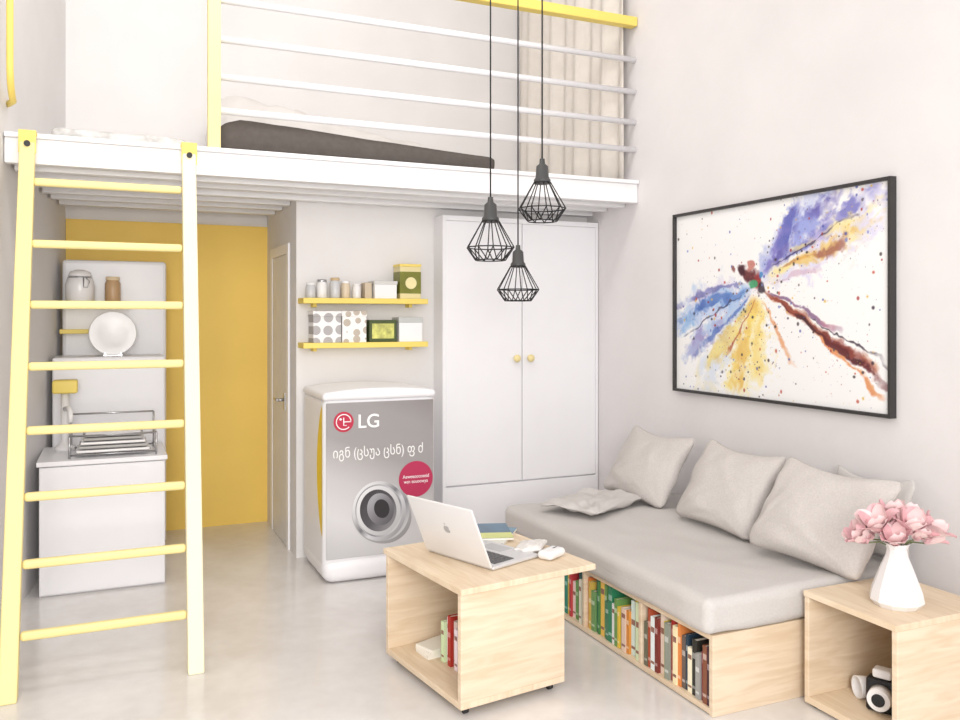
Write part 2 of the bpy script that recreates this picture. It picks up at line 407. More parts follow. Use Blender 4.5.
for (a,b,dm,lab) in ((1.035,1.19,dot_mat('dots_grey',(176,172,172),(240,238,238),15,.40,.1),'white box with large grey dots'),(1.197,1.335,dot_mat('dots_brown',(190,178,164),(242,240,238),19,.40,.4),'white box with tan dots')):
    e=thing('storage_box',((a+b)/2,4.67,Z2),lab+' on the lower shelf','box')
    bx('body',a,b,4.612,4.735,Z2,Z2+.145,dm,e); bx('lid',a-.003,b+.003,4.609,4.738,Z2+.145,Z2+.175,dm,e)
e=thing('storage_box',(1.435,4.67,Z2),'dark green framed box with a yellow flower print','box')
bx('body',1.355,1.515,4.62,4.735,Z2,Z2+.125,mat('dark_green',(70,84,44),.4),e)
bx('print',1.37,1.50,4.6185,4.6205,Z2+.02,Z2+.105,mat('flower_print',(196,196,110),.4,nscale=30,namt=.4),e,bevel=0)
e=thing('storage_box',(1.60,4.67,Z2),'white box with a grey lid on the lower shelf','box')
bx('body',1.53,1.67,4.615,4.735,Z2,Z2+.11,M_whitem,e); bx('lid',1.526,1.674,4.612,4.738,Z2+.11,Z2+.14,mat('lid_grey2',(196,198,196)),e)

# ------------------------------------------------------------------ washing machine
ws=thing('washing_machine',(1.295,4.45,0),'white washing machine with printed silver front, under the shelves','washing machine')
def dome(P):
    P=P.copy()
    if P.z>0: P.z+= .02*(1-(P.x/.3)**2)
    return P
fin(MB().rbox((1.295,4.45,.50),(.60,.48,.87),.035,k=4,m=6),'body',M_white,ws)
fin(MB().rbox((1.295,4.447,.945),(.607,.49,.040),.019,k=3,m=14,func=dome),'top_lid',M_white,ws)
def flare(P):
    P=P.copy(); k=(P.z+.06)/.12
    P.x*=.96+.04*k
    if P.y<0: P.y-=.012*(1-(P.x/.32)**2)
    return P
fin(MB().rbox((1.295,4.45,.062),(.615,.50,.12),.05,k=4,m=8,func=flare),'base',M_white,ws)
PY=4.21
bx('front_panel',1.008,1.582,PY-.008,PY,.125,.915,print_grad('printed_panel',[(0,(192,191,193)),(.22,(214,213,214)),(.42,(198,195,196)),(.62,(160,156,156)),(.85,(156,152,152)),(1,(140,135,134))],'P'),ws,bevel=.003)
mb=MB(); N=24; vs=[];fs=[]
for i in range(N+1):
    k=i/N; z=.24+.66*k; w=.11*math.sin(math.pi*k)**.7+.004
    vs+=[(.9935,4.235,z),(.9935,4.235+w,z)]
for i in range(N): fs.append((2*i,2*i+1,2*i+3,2*i+2))
mb.add(vs,fs); fin(mb,'yellow_stripe',mat('stripe_yellow',(242,206,40),.4),ws)
P0=PY-.0085
M_red=mat('logo_red',(190,44,74),.4,namt=0); M_mag=mat('magenta_print',(184,50,88),.4,namt=0); M_wt=mat('print_white',(250,250,250),.5,namt=0)
def disc(name,x,z,r,m,parent,y=P0,th=.001,n=40): return fin(MB().cyl((x,y,z),(x,y-th,z),r,n=n),name,m,parent)
disc('logo_badge',1.097,.818,.052,M_red,ws)
mb=MB(); pts=[(1.097+.038*math.cos(a),P0-.0018,.818+.038*math.sin(a)) for a in np.linspace(.1,math.pi*2-.75,26)]
mb.tube(pts,.0028,n=6); mb.tube([(1.097,P0-.0018,.84),(1.097,P0-.0018,.80),(1.112,P0-.0018,.80)],.0028,n=6)
mb.tube([(1.097,P0-.0018,.818),(1.135,P0-.0018,.818)],.0028,n=6); mb.cyl((1.081,P0-.001,.832),(1.081,P0-.003,.832),.006,n=12)
fin(mb,'logo_face',M_wt,ws)
text_mesh('brand_lettering','LG',.098,M_wt,ws,(1.168,P0-.001,.784),bold=.0010)
text_mesh('headline_lettering','იგნ (ცსუა ცსნ) ფ ძ',.070,mat('print_pale',(242,241,241),.5,namt=0),ws,(1.04,P0-.001,.637),fit=.48,bold=.0003,space=1.0)
disc('round_sticker',1.484,.50,.094,M_mag,ws,th=.0012)
text_mesh('sticker_lettering','Aeweeoocoeeid\nwsn souoowya',.026,M_wt,ws,(1.484,P0-.002,.506),align='CENTER',fit=.145)
def edisc(name,cx,cz,rx,rz_,m,y,th=.0009,tilt=0):
    n=48;vs=[]
    for yy in(y,y-th):
        for i in range(n):
            t=2*math.pi*i/n; x=rx*math.cos(t);z=rz_*math.sin(t)
            vs.append((cx+x*math.cos(tilt)-z*math.sin(tilt),yy,cz+x*math.sin(tilt)+z*math.cos(tilt)))
    fs=[(i,(i+1)%n,n+(i+1)%n,n+i) for i in range(n)]+[tuple(range(n)),tuple(range(2*n-1,n-1,-1))]
    fs=[tuple(reversed(f)) for f in fs]
    return fin(MB().add(vs,fs),name,m,ws)
g1=print_grad('drum_chrome',[(0,(244,244,246)),(.3,(206,205,208)),(.48,(120,119,124)),(.6,(214,214,218)),(1,(128,126,130))])
g2=print_grad('drum_chrome_reverse',[(0,(110,108,112)),(.4,(196,196,200)),(.65,(140,140,146)),(1,(240,240,242))])
g3=print_grad('drum_inside',[(0,(58,56,60)),(.55,(86,84,90)),(1,(160,158,162))])
g4=print_grad('drum_back',[(0,(180,180,186)),(.5,(128,126,132)),(1,(80,78,84))])
pd=print_grad('drum_rim',[(0,(232,232,234)),(1,(186,185,188))]); pk=mat('drum_dark',(52,50,54),.35); ps=print_grad('drum_shadow',[(0,(200,198,200)),(1,(150,148,150))])
yy=P0
for nm,cx,cz,rx,rz_,m,tl in (('drum_shadow_print',1.300,.325,.165,.140,ps,-.5),('drum_side_print',1.305,.345,.142,.152,g2,.35),('drum_ring_print',1.285,.350,.142,.156,g1,.35),('drum_ring_line_print',1.282,.352,.124,.138,g2,.35),('drum_ring_face_print',1.280,.353,.116,.130,pd,.35),
    ('drum_opening_print',1.278,.354,.096,.110,g3,.35),('drum_inner_print',1.290,.36,.070,.084,g4,.35),('drum_core_print',1.296,.362,.040,.050,pk,.35)):
    edisc(nm,cx,cz,rx,rz_,m,yy,tilt=tl); yy-=.0009

# ------------------------------------------------------------------ kitchenette
kc=thing('kitchen_cabinet',(-.015,4.56,0),'low white kitchen cabinet with flat door front','cabinet')
bx('body',-.30,.27,4.58,5.08,0,.63,M_white,kc)
bx('counter',-.31,.28,4.555,5.08,.63,.652,M_white,kc)
bx('door',-.297,.267,4.562,4.58,.01,.624,M_white,kc)
bx('kitchen_hutch',-.27,.30,5.09,5.38,0,1.13,M_white,label='white back cabinet section with a shallow top ledge',category='cabinet',bevel=.01)
bx('tall_cabinet',-.235,.325,5.39,5.55,0,1.68,M_white,label='tall slim white cabinet panel against the yellow wall',category='cabinet',bevel=.02)
e=thing('wall_shelf',(-.1,5.3,1.43),'small yellow shelf holding jars','shelf'); bx('board',-.245,.12,5.22,5.388,1.405,1.43,M_yelsh,e)
e=thing('wall_shelf',(-.17,5.34,1.28),'short yellow shelf behind the round plate','shelf'); bx('board',-.245,.05,5.31,5.388,1.255,1.28,M_yelsh,e)
# big rounded canister with wire clasp
e=thing('canister',(-.14,5.30,1.431),'rounded white ceramic jar with a wire clasp','canister')
fin(MB().lathe([(0,0),(.06,0),(.074,.015),(.076,.10),(.066,.135),(.055,.145),(0,.146)],n=32),'body',M_ceramic,e,world=False)
fin(MB().lathe([(0,.147),(.058,.147),(.060,.155),(.052,.175),(.02,.186),(0,.187)],n=32),'lid',M_ceramic,e,world=False)
mb=MB(); mb.tube([(.062*math.cos(a),.062*math.sin(a),.142) for a in np.linspace(0,2*math.pi,33)[:-1]],.003,n=6,closed=True)
mb.tube([(.03,-.056,.142),(.05,-.066,.12),(.04,-.075,.085),(.02,-.078,.085),(.02,-.066,.142)],.003,n=6)
fin(mb,'wire_clasp',M_metal,e,world=False)
jar('storage_jar',.03,5.30,1.431,.042,.15,M_brown,mat('cream_lid',(225,205,170)),'brown glass jar with a cream lid')
pl=thing('plate',(.03,5.22,1.131),'round white plate standing upright on the cabinet ledge','plate')
R=Matrix.Translation((0,0,.125))@Matrix.Rotation(math.radians(90-8),4,'X')
fin(MB().lathe([(0,0),(.07,0),(.075,.006),(.122,.014),(.125,.018),(.12,.019),(.072,.01),(0,.008)],n=48,M=R),'dish',M_ceramic,pl,world=False)
fin(MB().box(-.05,.05,-.02,.045,0,.008).box(-.045,-.037,-.035,-.015,0,.02).box(.037,.045,-.035,-.015,0,.02),'stand',M_metal,pl,world=False)
tp=thing('water_tap',(-.2,4.92,.652),'white tap with a yellow filter block','tap')
fin(MB().lathe([(0,0),(.05,0),(.05,.02),(.03,.035),(.02,.05),(.02,.30),(0,.30)],n=24),'column',M_ceramic,tp,world=False)
fin(MB().rbox((0,0,.335),(.12,.09,.07),.012,k=3,m=2),'filter_block',M_yelsh,tp,world=False)
fin(MB().tube([(0.0,-.02,.22),(.02,-.08,.23),(.03,-.13,.21),(.03,-.14,.16)],.012,n=10),'spout',M_ceramic,tp,world=False)
dr=thing('dish_rack',(.03,4.76,.652),'white wire dish drying rack on the counter','dish rack')
mb=MB(); w,dp,hh=.20,.14,.11
for z in(.015,hh):
    mb.tube([(-w,-dp,z),(w,-dp,z),(w,dp,z),(-w,dp,z)],.005,n=6,closed=True)
for x in np.linspace(-w,w,8): mb.tube([(x,-dp,.015),(x,dp,.015),(x,dp,hh)],.003,n=6)
for sx in(-1,1):
    for sy in(-1,1): mb.cyl((sx*w,sy*dp,0),(sx*w,sy*dp,.19 if sy>0 else hh),.005,n=8)
mb.tube([(-w,dp,.19),(w,dp,.19)],.005,n=6)
fin(mb,'wire_frame',M_metal,dr,world=False)
for i in range(5):
    z=.652+.02+i*.020
    fin(MB().rbox((.03,4.75,z+.008),(.34-.02*i,.24,.014),.006,k=2,m=2),'tray',M_ceramic if i%2==0 else mat('tray_grey',(176,174,172),.35),label='flat serving tray stacked in the dish rack',category='tray',group='trays in the dish rack')

# ------------------------------------------------------------------ sofa
sf=thing('sofa_base',(2.33,2.29,0),'low birch plywood sofa base with open book shelves','sofa')
SX0,SX1,SY0,SY1=1.866,2.80,2.29,3.86
bx('side_panel',SX0,SX1,SY0,SY0+.02,0,.275,M_wood,sf)
bx('side_panel',SX0,SX1,SY1-.02,SY1,0,.275,M_wood,sf)
bx('top_panel',SX0,SX1,SY0+.02,SY1-.02,.257,.275,M_woodtop,sf)
bx('bottom_panel',SX0,SX1,SY0+.02,SY1-.02,.005,.023,M_woodtop,sf)
bx('back_panel',2.12,2.14,SY0+.02,SY1-.02,.023,.257,M_wood,sf)
for y in(2.72,3.14,3.55): bx('divider',SX0+.002,2.12,y-.009,y+.009,.023,.257,M_wood,sf)
def sag(P):
    P=P.copy()
    if P.z>0: P.z+=.003*math.sin(P.y*5)-.005*math.exp(-((P.y+.3)**2+(P.x)**2)*8)
    return P
fin(MB().rbox((2.325,3.07,.339),(.985,1.59,.126),.036,k=5,m=50,amp=.009,freq=3.6,func=sag),'seat_cushion',M_fabric,label='light grey fabric seat mattress on the plywood base',category='cushion')
def pmat(c,theta,yaw,roll=0):
    th=math.radians(theta)
    n=Vector((-math.cos(th),0,math.sin(th)));u=Vector((math.sin(th),0,math.cos(th)));x=u.cross(n)
    M=Matrix((x,u,n)).transposed().to_4x4()
    return Matrix.Rotation(math.radians(yaw),4,'Z')@M@Matrix.Rotation(math.radians(roll),4,'Z')
def throw(c,w,h,t,theta,yaw,roll,seed,label,m=M_fabric2,slump=.03):
    mb=MB().pillow(w,h,t,M=pmat(c,theta,yaw,roll),seed=seed,slump=slump,amp=.009)
    return fin(mb,'throw_pillow',m,loc=c,label=label,category='pillow',group='throw pillows on the sofa')
throw((2.56,3.66,.59),.50,.41,.14,32,4,-2,1,'light grey linen throw pillow at the far end of the sofa')
throw((2.56,3.03,.59),.48,.42,.145,32,6,-3,2,'light grey linen throw pillow leaning beside a similar one')
throw((2.53,2.465,.59),.53,.43,.15,34,8,-3,3,'large light grey linen pillow near the side table')
throw((2.765,2.44,.58),.38,.33,.06,6,0,0,4,'grey pillow tucked upright against the wall',M_fabric)
mb=MB().pillow(.50,.34,.045,M=Matrix.Rotation(math.radians(28),4,'Z'),seed=5,amp=.020)
fin(mb,'throw_pillow',M_fabric,loc=(2.20,3.60,.445),label='flat crumpled grey pillow lying on the seat',category='pillow',group='throw pillows on the sofa')

# books
bk=random.Random(3)
def book(x,y,z,th,dep,h,rgb,lab,axis='Y',group='books in the sofa base',rough=.5):
    mb=MB(); c=.0018
    mb.box(0,c,-th/2,th/2,0,h); mb.box(c,dep,-th/2,-th/2+c,0,h); mb.box(c,dep,th/2-c,th/2,0,h)
    mb.cur=2
    k=bk.uniform(.55,.78)
    mb.box(-.0004,0,-th/2+.002,th/2-.002,h*k,h*(k+.1)); mb.box(-.0004,0,-th/2+.002,th/2-.002,h*.12,h*.17)
    mb.cur=1; mb.box(c,dep-.004,-th/2+c,th/2-c,.003,h-.004)
    j=tuple(max(8,min(250,v+bk.randint(-18,18))) for v in rgb)
    key='book_%d_%d_%d'%j
    lb=tuple(min(255,int(v*.5+128)) for v in j) if sum(j)<520 else (150,110,96)
    return fin(mb,'book',[mat(key,j,rough),M_paper,mat(key+'_band',lb)],loc=(x,y,z),label=lab,category='book',group=group)
names={(60,130,90):'green',(46,120,110):'teal',(112,158,84):'bright green',(235,228,205):'cream',(232,200,80):'yellow',(186,64,54):'red',(140,50,50):'dark red',(218,128,66):'orange',(54,70,96):'navy',(56,50,50):'black',(130,170,184):'pale blue',(238,236,232):'white',(124,96,76):'brown',(150,146,142):'grey'}
G,T,BG,CR,YE,RE,DR,ORG,NA,BL,PB,WH,BR,GR=list(names.keys())
seq_far=[G,CR,NA,BG,WH,RE,YE,T,BR,PB]
seq_mid=[CR,YE,WH,ORG,CR,PB,YE,BG,WH,T,G,BG,YE,G,T,BG,YE,ORG,G,NA]
seq_near=[BL,BR,DR,GR,BL,WH,NA,BR,ORG,CR,RE,GR,YE,CR,DR,WH,RE,BR,ORG,CR,BG]
for y0,y1,seq in((2.313,2.709,seq_near),(2.731,3.129,seq_mid),(3.151,3.52,seq_far)):
    y=y0
    i=0
    while True:
        th=random.uniform(.014,.030)
        if y+th>y1: th=y1-y
        if th<.010: break
        c=seq[i%len(seq)]; h=random.choice([random.uniform(.155,.19),random.uniform(.19,.229),random.uniform(.20,.229)])
        book(SX0+.008+random.uniform(0,.016),y+th/2,.0235,th-.001,.15,h,c,'%s book standing upright in the sofa base'%names[c])
        y+=th; i+=1

# ------------------------------------------------------------------ coffee table
RZ=math.radians(8); TZ=.44
CT=Vector((1.084,2.604,0))
ct=thing('coffee_table',CT,'square birch plywood coffee table open at one side, on casters','coffee table',rz=RZ)
def lb(name,a,m,parent,bevel=.002):
    return fin(MB().box(*a),name,m,parent,world=False,bevel=bevel)
lb('table_top',(-.005,.572,0,.605,TZ-.022,TZ),M_woodtop,ct,.003)
lb('bottom_panel',(.0,.435,.01,.59,.032,.054),M_woodtop,ct)
lb('side_panel',(.0,.435,.01,.032,.054,TZ-.022),M_wood,ct)
lb('side_panel',(.0,.435,.568,.59,.054,TZ-.022),M_wood,ct)
lb('back_panel',(.413,.435,.032,.568,.054,TZ-.022),M_wood,ct)
for (x,y) in((.04,.05),(.395,.05),(.04,.55),(.395,.55)):
    fin(MB().cyl((x-.008,y,.013),(x+.008,y,.013),.013,n=16).box(x-.012,x+.012,y-.012,y+.004,.022,.032),'caster',M_dark,ct,world=False)
def ctw(x,y,z=0):
    return Vector((CT.x+x*math.cos(RZ)-y*math.sin(RZ),CT.y+x*math.sin(RZ)+y*math.cos(RZ),z))
for i,(c,h) in enumerate(((WH,.15),(CR,.17),(RE,.185),(WH,.17),(CR,.15))):
    p=ctw(.12+.012*(i%2),.25+i*.025,.0545)
    b=book(p.x,p.y,p.z,.022,.13,h,c,'%s book standing inside the coffee table'%names[c],group='books in the coffee table'); b.rotation_euler[2]=RZ
for i in range(3):
    p=ctw(.15,.44,.0545+i*.0125)
    fin(MB().box(-.07,.07,-.05,.05,0,.012),'paper_stack',M_paper,loc=p,rz=RZ+.12*i,label='small bundle of white paper inside the coffee table',category='paper',group='paper bundles in the coffee table')
p=ctw(.44,.53,TZ+.0005)
def magazine(p,rz,rgb,acc,th,lab,s=1.0):
    e=thing('magazine',p,lab,'magazine',rz=rz,group='magazines on the coffee table')
    fin(MB().box(-.10*s,.10*s,-.07*s,.07*s,0,th),'pages',M_paper,e,world=False)
    mb=MB().box(-.101*s,.101*s,-.071*s,.071*s,th,th+.001); mb.cur=1; mb.box(-.101*s,-.03*s,-.071*s,.071*s,th+.001,th+.0014)
    fin(mb,'cover',[mat('mag%d'%rgb[0],rgb,.3,nscale=14,namt=.25),mat('maga%d'%rgb[0],acc,.3)],e,world=False)
magazine(p,math.radians(52),(92,128,150),(224,222,214),.010,'pale blue glossy magazine lying on the table',1.3)
magazine(p+Vector((.01,.015,.0120)),math.radians(72),(56,98,126),(206,212,120),.008,'teal and yellow magazine on top of another magazine',1.2)
e=thing('computer_mouse',ctw(.48,.15,TZ+.0005),'white computer mouse on the coffee table','mouse',rz=.5)
fin(MB().rbox((0,0,.017),(.11,.066,.032),.0155,k=4,m=4),'shell',M_ceramic,e,world=False)
fin(MB().box(.01,.035,-.002,.002,.033,.0345),'scroll_wheel',M_keys,e,world=False)
mb=MB().pillow(.16,.11,.03,seed=9,amp=.008,M=Matrix.Rotation(.9,4,'Z'))
fin(mb,'napkin',M_duvet,loc=ctw(.47,.27,TZ+.019),label='crumpled white cloth lying on the coffee table',category='cloth')

# laptop
lp_=thing('laptop',(1.201,2.915,TZ+.0005),'open silver laptop seen from behind its lid','laptop',rz=math.radians(20.4))
fin(MB().rbox((.125,0,.008),(.25,.355,.014),.0065,k=3,m=2),'base',M_alu,lp_,world=False)
mb=MB()
for r in range(5):
    for c in range(13): mb.box(.03+r*.021,.048+r*.021,-.155+c*.024,-.135+c*.024,.0151,.017)
fin(mb,'keyboard',M_keys,lp_,world=False)
fin(MB().box(.16,.225,-.055,.055,.0151,.0157),'trackpad',mat('trackpad_grey',(180,180,182),.3),lp_,world=False)
LM=Matrix.Translation((-.002,0,.014))@Matrix.Rotation(math.radians(-24),4,'Y')
lid=fin(MB().rbox((-.004,0,.122),(.008,.355,.244),.0038,k=3,m=2,M=LM),'lid',mat('lid_silver',(230,229,230),.35,metal=.1,namt=.01),lp_,world=False)
fin(MB().box(.0002,.0010,-.168,.168,.012,.234,M=LM),'display',M_screen,lid,world=False)
pts=[]
for i in range(44):
    a=2*math.pi*i/44
    r=.016*(1+.05*math.cos(2*a))
    x=r*math.cos(a)*1.0; z=r*math.sin(a)*1.05
    if abs(a-math.pi/2)<.35: z-=.003*(1-abs(a-math.pi/2)/.35)
    if abs(a-3*math.pi/2)<.3: z+=.002*(1-abs(a-3*math.pi/2)/.3)
    bc=(-.0185,.003); dd=math.hypot(x-bc[0],z-bc[1])
    if dd<.0075:
        k=.0075/max(dd,1e-4); x=bc[0]+(x-bc[0])*k; z=bc[1]+(z-bc[1])*k
    pts.append((x,z))
mb=MB(); n=len(pts)
mb.add([(-.0083,x,.13+z) for x,z in pts],[tuple(range(n))],M=LM)
leaf=[(0,.0185),(.003,.019),(.008,.025),(.008,.028),(.004,.027),(.0,.022)]
mb.add([(-.0083,x,.13+z) for x,z in leaf],[tuple(range(len(leaf)))],M=LM)
fin(mb,'emblem',mat('emblem_grey',(168,168,172),.3),lid,world=False)

# ------------------------------------------------------------------ side table
st=thing('side_table',(2.46,2.05,0),'small birch plywood side table, an open cube beside the sofa','side table')
A0,A1,B0,B1=2.222,2.66,1.862,2.24
bx('table_top',A0-.005,A1,B0,B1,.38,.40,M_woodtop,st)
bx('bottom_panel',A0,A1,B0,B1,.012,.035,M_woodtop,st)
bx('side_panel',A0,A1,B0,B0+.02,.035,.38,M_wood,st)
bx('side_panel',A0,A1,B1-.02,B1,.035,.38,M_wood,st)
bx('back_panel',A1-.02,A1,B0+.02,B1-.02,.035,.38,M_wood,st)
for x in(A0+.03,A1-.03):
    for y in(B0+.03,B1-.03): fin(MB().cyl((x,y,0),(x,y,.012),.014,n=12),'foot',M_dark,st)
e=thing('cup',(2.40,2.135,.0735),'white ceramic cup lying on its side in the side table','cup',rz=-.35)
R=Matrix.Translation((.035,0,0))@Matrix.Rotation(math.radians(-90),4,'Y')
fin(MB().lathe([(0,0),(.022,0),(.032,.012),(.038,.07),(.034,.07),(.029,.014),(0,.01)],n=28,M=R),'body',M_ceramic,e,world=False)
cam_=thing('toy_camera',(2.37,2.04,.0355),'black and white retro camera inside the side table','camera',rz=.45)
fin(MB().rbox((0,0,.055),(.05,.10,.11),.01,k=3,m=2),'body',M_black,cam_,world=False)
fin(MB().rbox((0,0,.127),(.045,.06,.03),.008,k=3,m=2),'viewfinder',M_ceramic,cam_,world=False)
fin(MB().cyl((-.025,0,.055),(-.06,0,.055),.040,.036,n=28),'lens',M_ceramic,cam_,world=False)
fin(MB().cyl((-.060,0,.055),(-.062,0,.055),.021,n=24),'lens_glass',M_screen,cam_,world=False)

# vase + flowers
VX,VY=2.385,2.0
vz=.4005
fin(MB().lathe([(0,0),(.07,0),(.084,.018),(.078,.05),(.052,.12),(.034,.165),(.031,.185),(.040,.205),(.036,.205),(.027,.185),(.028,.165),(.045,.12),(.068,.05),(.06,.02),(0,.012)],n=12,smooth=False),'vase',M_ceramic,loc=(VX,VY,vz),label='white faceted ceramic vase on the side table',category='vase')
M_petal=mat('pink_petal',(242,214,214),.6,nscale=30,namt=.08); M_petal2=mat('dusty_pink_petal',(228,182,187),.6,nscale=30,namt=.12); M_stem=mat('stem_green',(110,120,80),.6)
def blossom_mesh(sc,opn,seed):
    rnd=random.Random(seed); mb=MB()
    for ring,(cnt,op) in enumerate(((3,opn*.35),(5,opn))):
        for k in range(cnt):
            a=2*math.pi*k/cnt+ring*.5+rnd.uniform(-.15,.15); o=op*rnd.uniform(.75,1.15)
            vs=[];fs=[];U=8;W=4
            for i in range(U+1):
                u=i/U; wd_=.021*math.sin(math.pi*min(1,u*.86+.08))**.65*sc
                r=(.004+.014*math.sin(u*1.8)+o*.034*u**1.5)*sc; z=(.060*u-.020*o*u**3)*sc
                for j in range(W+1):
                    v=j/W*2-1; rr=r-.008*sc*v*v*(1-.5*u)
                    x=rr; y=v*wd_
                    vs.append((x*math.cos(a)-y*math.sin(a),x*math.sin(a)+y*math.cos(a),z+.004*sc*v*v))
            for i in range(U):
                for j in range(W):
                    q=i*(W+1)+j; fs.append((q,q+1,q+W+2,q+W+1))
            mb.cur=(k+ring)%2
            mb.add(vs,fs,smooth=True)
    mb.cur=1; mb.lathe([(0,0),(.005*sc,.004),(.006*sc,.02*sc),(0,.026*sc)],n=10)
    return mb
rt=Vector((.915,-.4035,0)); fw=Vector((.4035,.915,0))
FL=[(-.095,.0,.205),(-.07,-.03,.245),(-.035,.05,.24),(-.03,-.05,.21),(.0,.02,.255),(.035,-.045,.225),(.055,.045,.245),(.078,-.02,.225),(.095,.01,.20),(-.06,.04,.205),(.01,-.05,.245)]
for i,(a,b,z) in enumerate(FL):
    e=thing('magnolia_flower',(VX,VY,vz+.03),'pink magnolia blossom on a thin stem in the white vase','flower',group='pink magnolia flowers in the vase')
    tip=rt*a+fw*b+Vector((0,0,z-.03)); th=2*math.pi*i/11
    s0=Vector((.012*math.cos(th),.012*math.sin(th),0))
    s1=Vector((0,0,.16))+ (rt*a+fw*b).normalized()*.017
    mid=(s1+tip)/2+Vector((0,0,.010))
    fin(MB().tube([s0,s1,mid,tip],.0025,n=6),'stem',M_stem,e,world=False)
    d=(tip-Vector((0,0,.10))).normalized()
    q=Vector((0,0,1)).rotation_difference((d+Vector((0,0,.15))).normalized()).to_matrix().to_4x4()
    mb=blossom_mesh(1.35+.18*math.sin(i*2.1),.75+.4*((i*37)%10)/10,i)
    mb.v=[tuple(Matrix.Translation(tip)@q@Vector(v)) for v in mb.v]
    fin(mb,'blossom',[M_petal,M_petal2],e,world=False)

# ------------------------------------------------------------------ pendants
def pendant(x,y,zt,lab,s=1.0):
    e=thing('pendant_lamp',(x,y,zt-.25*s),lab,'pendant lamp',group='black cage pendant lamps')
    Z=.25*s
    fin(MB().cyl((0,0,Z),(0,0,ZT-.02-(zt-.25*s)),.0032,n=8),'cord',M_black,e,world=False)
    fin(MB().lathe([(0,ZT-(zt-Z)-.025),(.05,ZT-(zt-Z)-.025),(.052,ZT-(zt-Z)-.001),(0,ZT-(zt-Z)-.001)],n=24),'canopy',M_black,e,world=False)
    fin(MB().lathe([(0,Z),(.010,Z),(.012,Z-.02),(.024,Z-.03),(.027,Z-.075),(.034,Z-.085),(.034,Z-.1),(.0,Z-.1)],n=20),'socket',mat('socket_grey',(66,66,66),.5,namt=.03),e,world=False)
    mb=MB(); n=10; rt_,rm,rb_=.034,.095*s,.06*s; zt_,zm,zb=Z-.095,.05*s,.0
    for i in range(n):
        a=2*math.pi*i/n; b=2*math.pi*(i+.5)/n
        A=(rt_*math.cos(a),rt_*math.sin(a),zt_); B=(rm*math.cos(a),rm*math.sin(a),zm)
        C=(rb_*math.cos(b),rb_*math.sin(b),zb); C2=(rb_*math.cos(b-2*math.pi/n),rb_*math.sin(b-2*math.pi/n),zb)
        mb.tube([A,B],.0024,n=5); mb.tube([B,C],.0024,n=5); mb.tube([B,C2],.0024,n=5)
    for r,z in((rt_,zt_),(rm,zm),(rb_,zb)):
        mb.tube([(r*math.cos(2*math.pi*i/n+(math.pi/n if r==rb_ else 0)),r*math.sin(2*math.pi*i/n+(math.pi/n if r==rb_ else 0)),z) for i in range(n)],.0026,n=5,closed=True)
    fin(mb,'cage_shade',M_black,e,world=False)
pendant(1.39,3.05,1.825,'black geometric wire cage pendant lamp hanging at middle height')
pendant(1.60,3.01,1.985,'black geometric wire cage pendant lamp hanging highest')
pendant(1.69,3.41,1.673,'black geometric wire cage pendant lamp hanging lowest')

# ------------------------------------------------------------------ painting
U0,U1=3.79,2.39; ZB,ZP=.95,1.905
pa=thing('framed_painting',(XR-.02,(U0+U1)/2,ZB),'splattered watercolour painting of a dragonfly in a thin black frame','painting')
fw_=.014
mb=MB()
mb.box(XR-.035,XR-.001,U1,U0,ZB,ZB+fw_); mb.box(XR-.035,XR-.001,U1,U0,ZP-fw_,ZP); mb.box(XR-.035,XR-.001,U1,U1+fw_,ZB+fw_,ZP-fw_); mb.box(XR-.035,XR-.001,U0-fw_,U0,ZB+fw_,ZP-fw_)
fin(mb,'frame',mat('frame_black',(52,50,50),.5),pa,bevel=.001)
NU,NV=560,380
rng=np.random.RandomState(5); TAB=rng.rand(256,256)
def vn(x,y,sd=0):
    x=x+sd*17.3;y=y+sd*9.1
    xi=np.floor(x).astype(int);yi=np.floor(y).astype(int);fx=x-xi;fy=y-yi;fx=fx*fx*(3-2*fx);fy=fy*fy*(3-2*fy)
    a=TAB[xi%256,yi%256];b=TAB[(xi+1)%256,yi%256];c=TAB[xi%256,(yi+1)%256];d=TAB[(xi+1)%256,(yi+1)%256]
    return (a*(1-fx)+b*fx)*(1-fy)+(c*(1-fx)+d*fx)*fy
def fbm(x,y,sd=0): return .5*vn(x,y,sd)+.3*vn(x*2.1,y*2.1,sd+1)+.2*vn(x*4.3,y*4.3,sd+2)
U,V=np.meshgrid(np.linspace(0,1,NU),np.linspace(0,1,NV),indexing='ij')
W1=fbm(U*6,V*4,40)-.5; W2=fbm(U*6,V*4,44)-.5; W3=fbm(U*22,V*15,46)-.5; W4=fbm(U*22,V*15,48)-.5
AX=U*1.5+.08*W1+.03*W3; AY=V+.08*W2+.03*W4
img=np.ones((NU,NV,3))*np.array([243,242,242])
def blend(a,c):
    global img
    a=np.clip(a,0,1)[...,None]; img=img*(1-a)+np.array(c)*a
